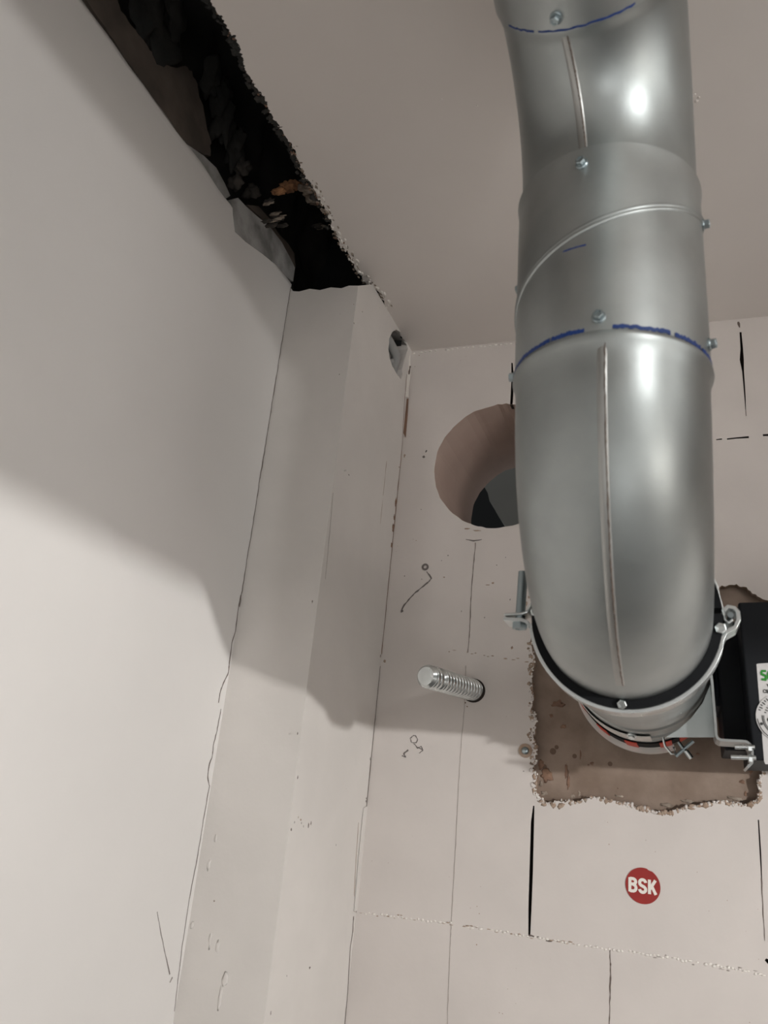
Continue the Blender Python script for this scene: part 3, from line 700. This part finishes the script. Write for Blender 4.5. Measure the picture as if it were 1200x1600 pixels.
# wing nut and hook at the collar joint
hx = onY(1062, 1166, .90)
tube('wing_screw', [hx + Vector((-.004, 0, -.010)), hx + Vector((.013, 0, .006))], .0018, 'bolt', damper, 10)
tube('wing_screw', [hx + Vector((-.001, 0, .004)), hx + Vector((.009, 0, -.010))], .0018, 'bolt', damper, 10)
tube('hook', [hx + Vector((-.016, 0, .008)), hx + Vector((-.014, 0, -.001)), hx + Vector((-.008, 0, -.008)), hx + Vector((-.004, 0, -.008)), hx + Vector((-.006, 0, -.001))], .0013, 'bright', damper, 8)
tube('hook', [hx + Vector((.006, 0, -.004)), hx + Vector((.011, 0, -.011))], .0024, 'bright', damper, 8)
# gusset plate and z-shaped strip carrying the actuator
YB = .80
plate = [onY(x, y, YB + .02) for x, y in [(1111, 1066), (1118, 1152), (1040, 1152), (1060, 1140), (1080, 1122), (1098, 1098)]]
slab('gusset_plate', plate, Vector((0, 1, 0)), .0015, 'zinc2', damper, None)
def bentstrip(name, pts, depth, th, m, parent):
    """strip running along pixel path in plane Y=YB, extruded in +Y"""
    P = [onY(x, y, YB) for x, y in pts]; vs = []; fs = []
    for i, p in enumerate(P):
        d = (P[min(i + 1, len(P) - 1)] - P[max(i - 1, 0)]).normalized(); n = Vector((-d.z, 0, d.x)) * th / 2
        vs += [p + n, p - n, p - n + Vector((0, depth, 0)), p + n + Vector((0, depth, 0))]
        if i:
            for k in range(4): fs.append((4 * (i - 1) + k, 4 * (i - 1) + (k + 1) % 4, 4 * i + (k + 1) % 4, 4 * i + k))
    fs += [(0, 1, 2, 3), tuple(range(len(vs) - 4, len(vs)))[::-1]]
    return obj(name, vs, fs, m, parent)
br = bentstrip('mounting_bracket', [(1111, 1052), (1113, 1070), (1115, 1095), (1118, 1130), (1119, 1148), (1121, 1153), (1126, 1156), (1140, 1157), (1160, 1158), (1167, 1159), (1172, 1163), (1175, 1170), (1176, 1182), (1175, 1192), (1168, 1199)], .05, .0022, 'zinc3', damper)
for x, y, L in ((1148, 1167, .016), (1142, 1183, .020)):
    p = onY(x, y, YB - .004); tube('screw', [p, p + Vector((L, 0, .001))], .0020, 'bright', br, 10)
    hexhead('nut', p + Vector((L * .85, 0, 0)), Vector((-1, 0, 0)), .0036, .003, 'bright', br, False)

# ------------------------------------------------------------------ damper actuator (black box)
act = thing('damper_actuator', (.13, .96, .10), 'black actuator box with a white label and round dial at the right edge', 'actuator')
YA = .80
a_tl = onY(1153, 941, YA); a_bl = onY(1177, 1188, YA)
vx = (a_tl - a_bl); H = vx.length; vz = vx.normalized(); vr = Vector((vz.z, 0, -vz.x))
def actp(u, v, y=0): return a_bl + vr * u + vz * v + Vector((0, y, 0))
W_, D_ = .16, .14
bm = bmesh.new(); bmesh.ops.create_cube(bm, size=1)
for v in bm.verts: v.co = actp((v.co.x + .5) * W_, (v.co.z + .5) * H, (v.co.y + .5) * D_)
bevel(bm, .0025, 3); body = frombm('housing', bm, 'blackplastic', act)
bm = bmesh.new(); bmesh.ops.create_cube(bm, size=1)
for v in bm.verts: v.co = actp(-.020 + (v.co.x + .5) * .03, .012 + (v.co.z + .5) * (H - .03), .055 + (v.co.y + .5) * .10)
bevel(bm, .002); frombm('side_cover', bm, 'blackplastic', act)
bm = boxbm(onY(1119, 1104, .88), onY(1155, 1000, .97) , None, .002); frombm('terminal_block', bm, 'darkplastic', act)
lab = [onY(x, y, YA - .0004) for x, y in [(1182, 1038), (1184, 1037), (1290, 1030), (1290, 1195), (1196, 1194), (1194, 1190)]]
L1 = slab('label', lab, Vector((0, 1, 0)), .0004, 'label', act, None)
L1['label'] = 'white printed label'
dial = onY(1223, 1122, YA - .0012); DR = (onY(1223, 1122, YA) - onY(1181, 1119, YA)).length
def disc(name, c, r, m, parent, y=.0006, seg=72, sx=1):
    vs = [c + Vector((r * math.cos(2 * math.pi * k / seg) * sx, 0, r * math.sin(2 * math.pi * k / seg))) for k in range(seg)]
    vs += [v + Vector((0, y, 0)) for v in vs]
    return obj(name, vs, [tuple(range(seg)), tuple(range(seg, 2 * seg))[::-1]] + [(k, (k + 1) % seg, seg + (k + 1) % seg, seg + k) for k in range(seg)], m, parent)
dd = disc('dial', dial, DR, 'label', act, .001)
def flatring(name, c, r0, r1, m, parent, a0=0, a1=360, seg=60):
    vs = []; fs = []
    for k in range(seg + 1):
        t = math.radians(a0 + (a1 - a0) * k / seg); d = Vector((math.cos(t), 0, math.sin(t)))
        vs += [c + d * r0, c + d * r1, c + d * r1 + Vector((0, .0003, 0)), c + d * r0 + Vector((0, .0003, 0))]
        if k:
            for e in range(4): fs.append((4 * (k - 1) + e, 4 * (k - 1) + (e + 1) % 4, 4 * k + (e + 1) % 4, 4 * k + e))
    return obj(name, vs, fs, m, parent)
dc = dial + Vector((0, -.0004, 0))
flatring('dial_ring', dc, DR * .93, DR * .955, 'print', dd, 185, 300); flatring('dial_ring', dc, DR * .74, DR * .77, 'print', dd, 175, 320); flatring('dial_ring', dc, DR * .69, DR * .71, 'print', dd, 175, 320)
bm = bmesh.new()
for r0, r1, a0, a1, st_ in ((.80, .94, 92, 168, 7), (.58, .70, 92, 168, 9)):
    a = a0
    while a < a1:
        t = math.radians(a); d = Vector((math.cos(t), 0, math.sin(t))); s = Vector((-d.z, 0, d.x)) * .0004; rr = r0 if int(a) % 2 else r0 + .05
        vv = [bm.verts.new(dc + d * DR * rr - s), bm.verts.new(dc + d * DR * r1 - s), bm.verts.new(dc + d * DR * r1 + s), bm.verts.new(dc + d * DR * rr + s)]
        bm.faces.new(vv); a += st_
frombm('dial_ticks', bm, 'print', dd)
disc('dial_dot', dial + Vector((-DR * .50, -.0004, -DR * .10)), DR * .085, 'print', dd, .0002, 20)
disc('dial_dot', dial + Vector((-DR * .80, -.0004, -DR * .28)), DR * .06, 'print', dd, .0002, 16)
# lettering on the label
def strokes(name, segs, o, w, h, bold, m, parent, slant=0, nrm=OUT):
    """each stroke is a polyline in 0..1 glyph space mapped to (w,h) at origin o on a wall facing -Y"""
    bm = bmesh.new()
    for si, st_ in enumerate(segs):
        P = [Vector((o.x + p[0] * w, o.y - si * .00006, o.z + p[1] * h)) for p in st_]; pv = None
        for i, p in enumerate(P):
            a = P[max(i - 1, 0)]; b = P[min(i + 1, len(P) - 1)]; d = (b - a).normalized(); n = Vector((-d.z, 0, d.x)) * bold / 2
            if 0 < i < len(P) - 1:
                d1 = (p - a).normalized(); n1 = Vector((-d1.z, 0, d1.x)); k = max(.5, n.normalized().dot(n1)); n = n / k
            q = (bm.verts.new(p + n), bm.verts.new(p - n))
            if pv: bm.faces.new((pv[0], pv[1], q[1], q[0]))
            pv = q
    r = bmesh.ops.extrude_face_region(bm, geom=list(bm.faces))
    for g in r['geom']:
        if isinstance(g, bmesh.types.BMVert): g.co += nrm * .0003
    return frombm(name, bm, m, parent)
def arc(cx_, cy_, rx, ry, a0, a1, n=10): return [(cx_ + rx * math.cos(math.radians(a0 + (a1 - a0) * i / n)), cy_ + ry * math.sin(math.radians(a0 + (a1 - a0) * i / n))) for i in range(n + 1)]
g = onY(1190, 1062, YA - .0006)
s_ = [(1, .98), (.2, .98), (.05, .8), (.1, .62), (.8, .45), (.95, .25), (.8, .03), (0, .03)]
strokes('green_letters', [s_, [(x + 1.35, y) for x, y in arc(.5, .5, .5, .47, 60, 300)], [(2.75, 0), (2.75, 1)], [(2.75, .5), (3.4, .5)], [(3.4, 0), (3.4, 1)]], g, .0040, .0080, .0019, 'green', L1)
g = onY(1199, 1074, YA - .0006); strokes('black_print', [[(0, 1), (.5, 0), (1, 1)], [(1.5, 0), (1.5, 1), (2.2, 1)]], g, .003, .003, .0008, 'print', L1)
g = onY(1193, 1083, YA - .0006); strokes('black_print', [arc(.5, .5, .5, .4, 0, 330), [(1.3, 0), (1.3, 1)], arc(2.2, .4, .5, .4, 0, 330), [(3, 0), (3, 1)]], g, .0024, .0034, .0006, 'print', L1)

# ------------------------------------------------------------------ pipe clamp
YC = .652
clamp = thing('pipe_clamp', (XP, YC, .151), 'two-piece galvanised pipe clamp with black rubber lining around the lower duct bend', 'pipe clamp')
TILT = 0.0
def cband(name, y0, y1, r, th, a0, a1, m, parent, n=64, rim=0.0):
    vs = []; fs = []; c = Vector((XP, 0, .151))
    prof = [(y0, r), (y0, r + th), (y0 + (y1 - y0) * .25, r + th + rim), (y0 + (y1 - y0) * .75, r + th + rim), (y1, r + th), (y1, r)]; k6 = len(prof)
    for i in range(n + 1):
        a = math.radians(a0 + (a1 - a0) * i / n); d = Vector((math.sin(a), 0, -math.cos(a)))
        for y, rr in prof: vs.append(c + d * rr + Vector((0, y, 0)))
        if i:
            for k in range(k6): fs.append((k6 * (i - 1) + k, k6 * (i - 1) + (k + 1) % k6, k6 * i + (k + 1) % k6, k6 * i + k))
    fs += [tuple(range(k6)), tuple(range(len(vs) - k6, len(vs)))[::-1]]
    return obj(name, vs, fs, m, parent)
cband('rubber_lining', YC - .008, YC + .013, R1 + .0002, .0066, -92, 92, 'rubber', clamp, rim=0)
cband('rubber_lining', YC - .008, YC + .013, R1 + .0002, .0066, 96, 264, 'rubber', clamp)
RC = R1 + .0068
def profile_strip(name, pts, y0, y1, th, m, parent):
    """steel strip following (x,z) points, width y0..y1"""
    vs = []; fs = []
    for i, p in enumerate(pts):
        a = Vector(pts[max(i - 1, 0)]); b = Vector(pts[min(i + 1, len(pts) - 1)]); d = (b - a).normalized(); n = Vector((-d.y, d.x)) * th / 2
        w = (y1 - y0)
        for s, yy in ((1, y0), (-1, y0), (-1, y0 + w * .3), (-1, y0 + w * .7), (-1, y1), (1, y1), (1, y0 + w * .7), (1, y0 + w * .3)):
            q = Vector(p) + n * s; vs.append(Vector((q.x, yy, q.y)))
        if i:
            for k in range(8): fs.append((8 * (i - 1) + k, 8 * (i - 1) + (k + 1) % 8, 8 * i + (k + 1) % 8, 8 * i + k))
    fs += [tuple(range(8))[::-1], tuple(range(len(vs) - 8, len(vs)))]
    o = obj(name, vs, fs, m, parent)
    md = o.modifiers.new('bev', 'BEVEL'); md.width = .0006; md.segments = 2; md.limit_method = 'ANGLE'
    return o
def cpt(deg, r=RC): a = math.radians(deg); return (XP + r * math.sin(a), .151 - r * math.cos(a))
lo = [cpt(d, RC + .0014) for d in range(-84, 73, 4)]
fl = Vector((-.139, .1495))
zl = .1475
left = [(-.1405, zl - .0005), (-.136, zl - .001), (-.128, zl - .001), (XP - RC - .009, zl - .001), (XP - RC - .0045, zl - .0025), (XP - RC - .002, zl - .006)]
right = [(.0245 + 0, .1335), (.0275, .1400), (.0345, .1445), (.0370, .1500), (.0368, .1560), (.0345, .1590), (.0300, .1600), (.0270, .1570)]
profile_strip('lower_half', left + lo + right, YC - .005, YC + .020, .0028, 'bright', clamp)
up = [cpt(d, RC + .0012) for d in range(110, 262, 4)]
leftu = [(XP - RC - .002, zl + .011), (XP - RC - .0045, zl + .006), (XP - RC - .009, zl + .0042), (-.128, zl + .004), (-.136, zl + .0036), (-.1405, zl + .003)]
rightu = [(.0330, .1505), (.0305, .1480), (.0275, .1500), (.0268, .1560), (.0240, .1680)]
profile_strip('upper_half', rightu + up + leftu, YC - .004, YC + .016, .0020, 'bright', clamp)
tube('hinge_pin', [Vector((.0315, YC - .007, .1530)), Vector((.0315, YC + .013, .1530))], .0022, 'bolt', clamp, 12)
tube('bolt', [Vector((-.1285, YC + .003, zl - .004)), Vector((-.1275, YC + .003, zl + .0415))], .0040, 'bolt', clamp, 20)
bb = bpy.data.objects['bolt.001'] if 'bolt.001' in bpy.data.objects else None
hexhead('bolt_head', Vector((-.1285, YC + .003, zl - .0022)), Vector((0, 0, -1)), .0066, .0052, 'bolt', clamp, False)
hexhead('rivet', Vector((XP - RC + .0035, YC - .008, .1520)), Vector((0, -1, 0)), .0042, .003, 'bright', clamp, False)
hexhead('rivet', Vector((XP + RC - .002, YC - .008, .1420)), Vector((0, -1, 0)), .0042, .003, 'bright', clamp, False)
hexhead('rivet', Vector((XP - .001, YC - .008, .151 - R1 - .003)), Vector((0, -1, -.5)), .0036, .003, 'bright', clamp, False)

# ------------------------------------------------------------------ threaded rod standing out of the wall
pA = onY(739, 1078, 1.0) + Vector((0, .03, 0)); pB = onY(665, 1056, .88)
rod = thing('threaded_rod', tuple(onY(739, 1078, 1.0)), 'thick zinc threaded rod stub sticking out of the white block wall', 'threaded rod')
ax = (pB - onY(739, 1078, 1.0)).normalized(); base = onY(739, 1078, 1.0) - ax * .02; Lr = (pB - base).length
u_ = ax.orthogonal().normalized(); v_ = ax.cross(u_); seg = 64; pitch = .0078; RR = .0136; vs = []; fs = []; nn = int(Lr / (pitch / 16))
for i in range(nn + 1):
    s = Lr * i / nn
    for k in range(seg):
        t = 2 * math.pi * k / seg; ph = (s / pitch - k / seg) % 1
        r = RR - .0032 + .0032 * math.sqrt(max(0, 1 - (2 * ph - 1) ** 2))
        end = Lr - s
        if end < .004: r = min(r, RR - .0035 + end * .9)
        if .022 < end < .026: r = min(r, RR - .0028)
        vs.append(base + ax * s + (u_ * math.cos(t) + v_ * math.sin(t)) * r)
for i in range(nn):
    for k in range(seg): fs.append((i * seg + k, i * seg + (k + 1) % seg, (i + 1) * seg + (k + 1) % seg, (i + 1) * seg + k))
vs += vs[nn * seg:(nn + 1) * seg]; fs.append(tuple(range((nn + 1) * seg, (nn + 2) * seg)))
o = obj('thread', vs, fs, 'bright', rod, smooth=False)
for p in o.data.polygons: p.use_smooth = len(p.vertices) == 4
annulus('drill_rim', onY(740, 1079, 1.0), .0118, .0148, OUT, 'dark', back, .0006)
chips([(752, 1072, 2, 1.5), (755, 1080, 2, 1.6), (748, 1088, 2, 2), (735, 1096, 2.5, 1.5), (727, 1098, 2, 2), (730, 1104, 2, 1.5), (742, 1093, 1.4, 1.4)], 'brown')

# ------------------------------------------------------------------ old screw in the wall beside the mortar patch
scr = thing('wall_screw', tuple(onY(821, 1173, 1.0)), 'small rusty screw head in chipped plaster at the left edge of the mortar patch', 'screw')
p = onY(821, 1173, 1.0)
lathe('head', [(-.0042, .0001), (-.0040, .0022), (-.0030, .0040), (-.0008, .0046), (.004, .0046)], 'bolt', scr, Vector((p.x, 1.0, p.z)), seg=20)
annulus('washer', p + Vector((0, .0002, 0)), .0044, .0082, OUT, 'stain', scr, .0014, kind=None)

# ------------------------------------------------------------------ red round sticker
p0 = onY(1004.5, 1384, 1.0); stk = thing('round_sticker', tuple(p0), 'red round sticker with cream letters BSK on the white block below the duct', 'sticker')
SR = .0180
vs = []; seg = 80
for k in range(seg):
    t = 2 * math.pi * k / seg; r = SR * (1 - (.035 if 60 < math.degrees(t) < 75 else 0) * random.random())
    vs.append(Vector((p0.x + r * math.cos(t), .9992, p0.z + r * math.sin(t))))
vs += [v + Vector((0, .0007, 0)) for v in vs]
obj('disc', vs, [tuple(range(seg)), tuple(range(seg, 2 * seg))[::-1]] + [(k, (k + 1) % seg, seg + (k + 1) % seg, seg + k) for k in range(seg)], 'sticker', stk)
GB = [[(.14, 0), (.14, 1)], [(.14, .93)] + arc(.5, .74, .36, .19, 90, -90, 8) + [(.14, .55)], [(.14, .55), (.5, .55)] + arc(.52, .28, .38, .21, 90, -90, 8)[0:] + [(.14, .07)]]
GB = [[(.14, 0), (.14, 1)], [(.14, .93), (.5, .93)] + arc(.5, .74, .34, .19, 80, -80, 7) + [(.5, .55), (.14, .55)], [(.5, .53)] + arc(.52, .30, .36, .23, 80, -80, 7) + [(.5, .07), (.14, .07)]]
GS = [arc(.5, .74, .36, .20, 0, 180, 8) + [(.17, .62), (.3, .54), (.7, .44), (.84, .34)] + arc(.5, .26, .36, .20, 0, -180, 8)]
GK = [[(.14, 0), (.14, 1)], [(.2, .36), (.86, 1)], [(.42, .56), (.90, 0)]]
lw, lh = .0086, .0142
for i, gl in enumerate((GB, GS, GK)):
    strokes('letter', gl, Vector((p0.x - .0146 + i * .0101, .9991, p0.z - lh / 2 - .0002)), lw, lh, .0031, 'cream', stk)
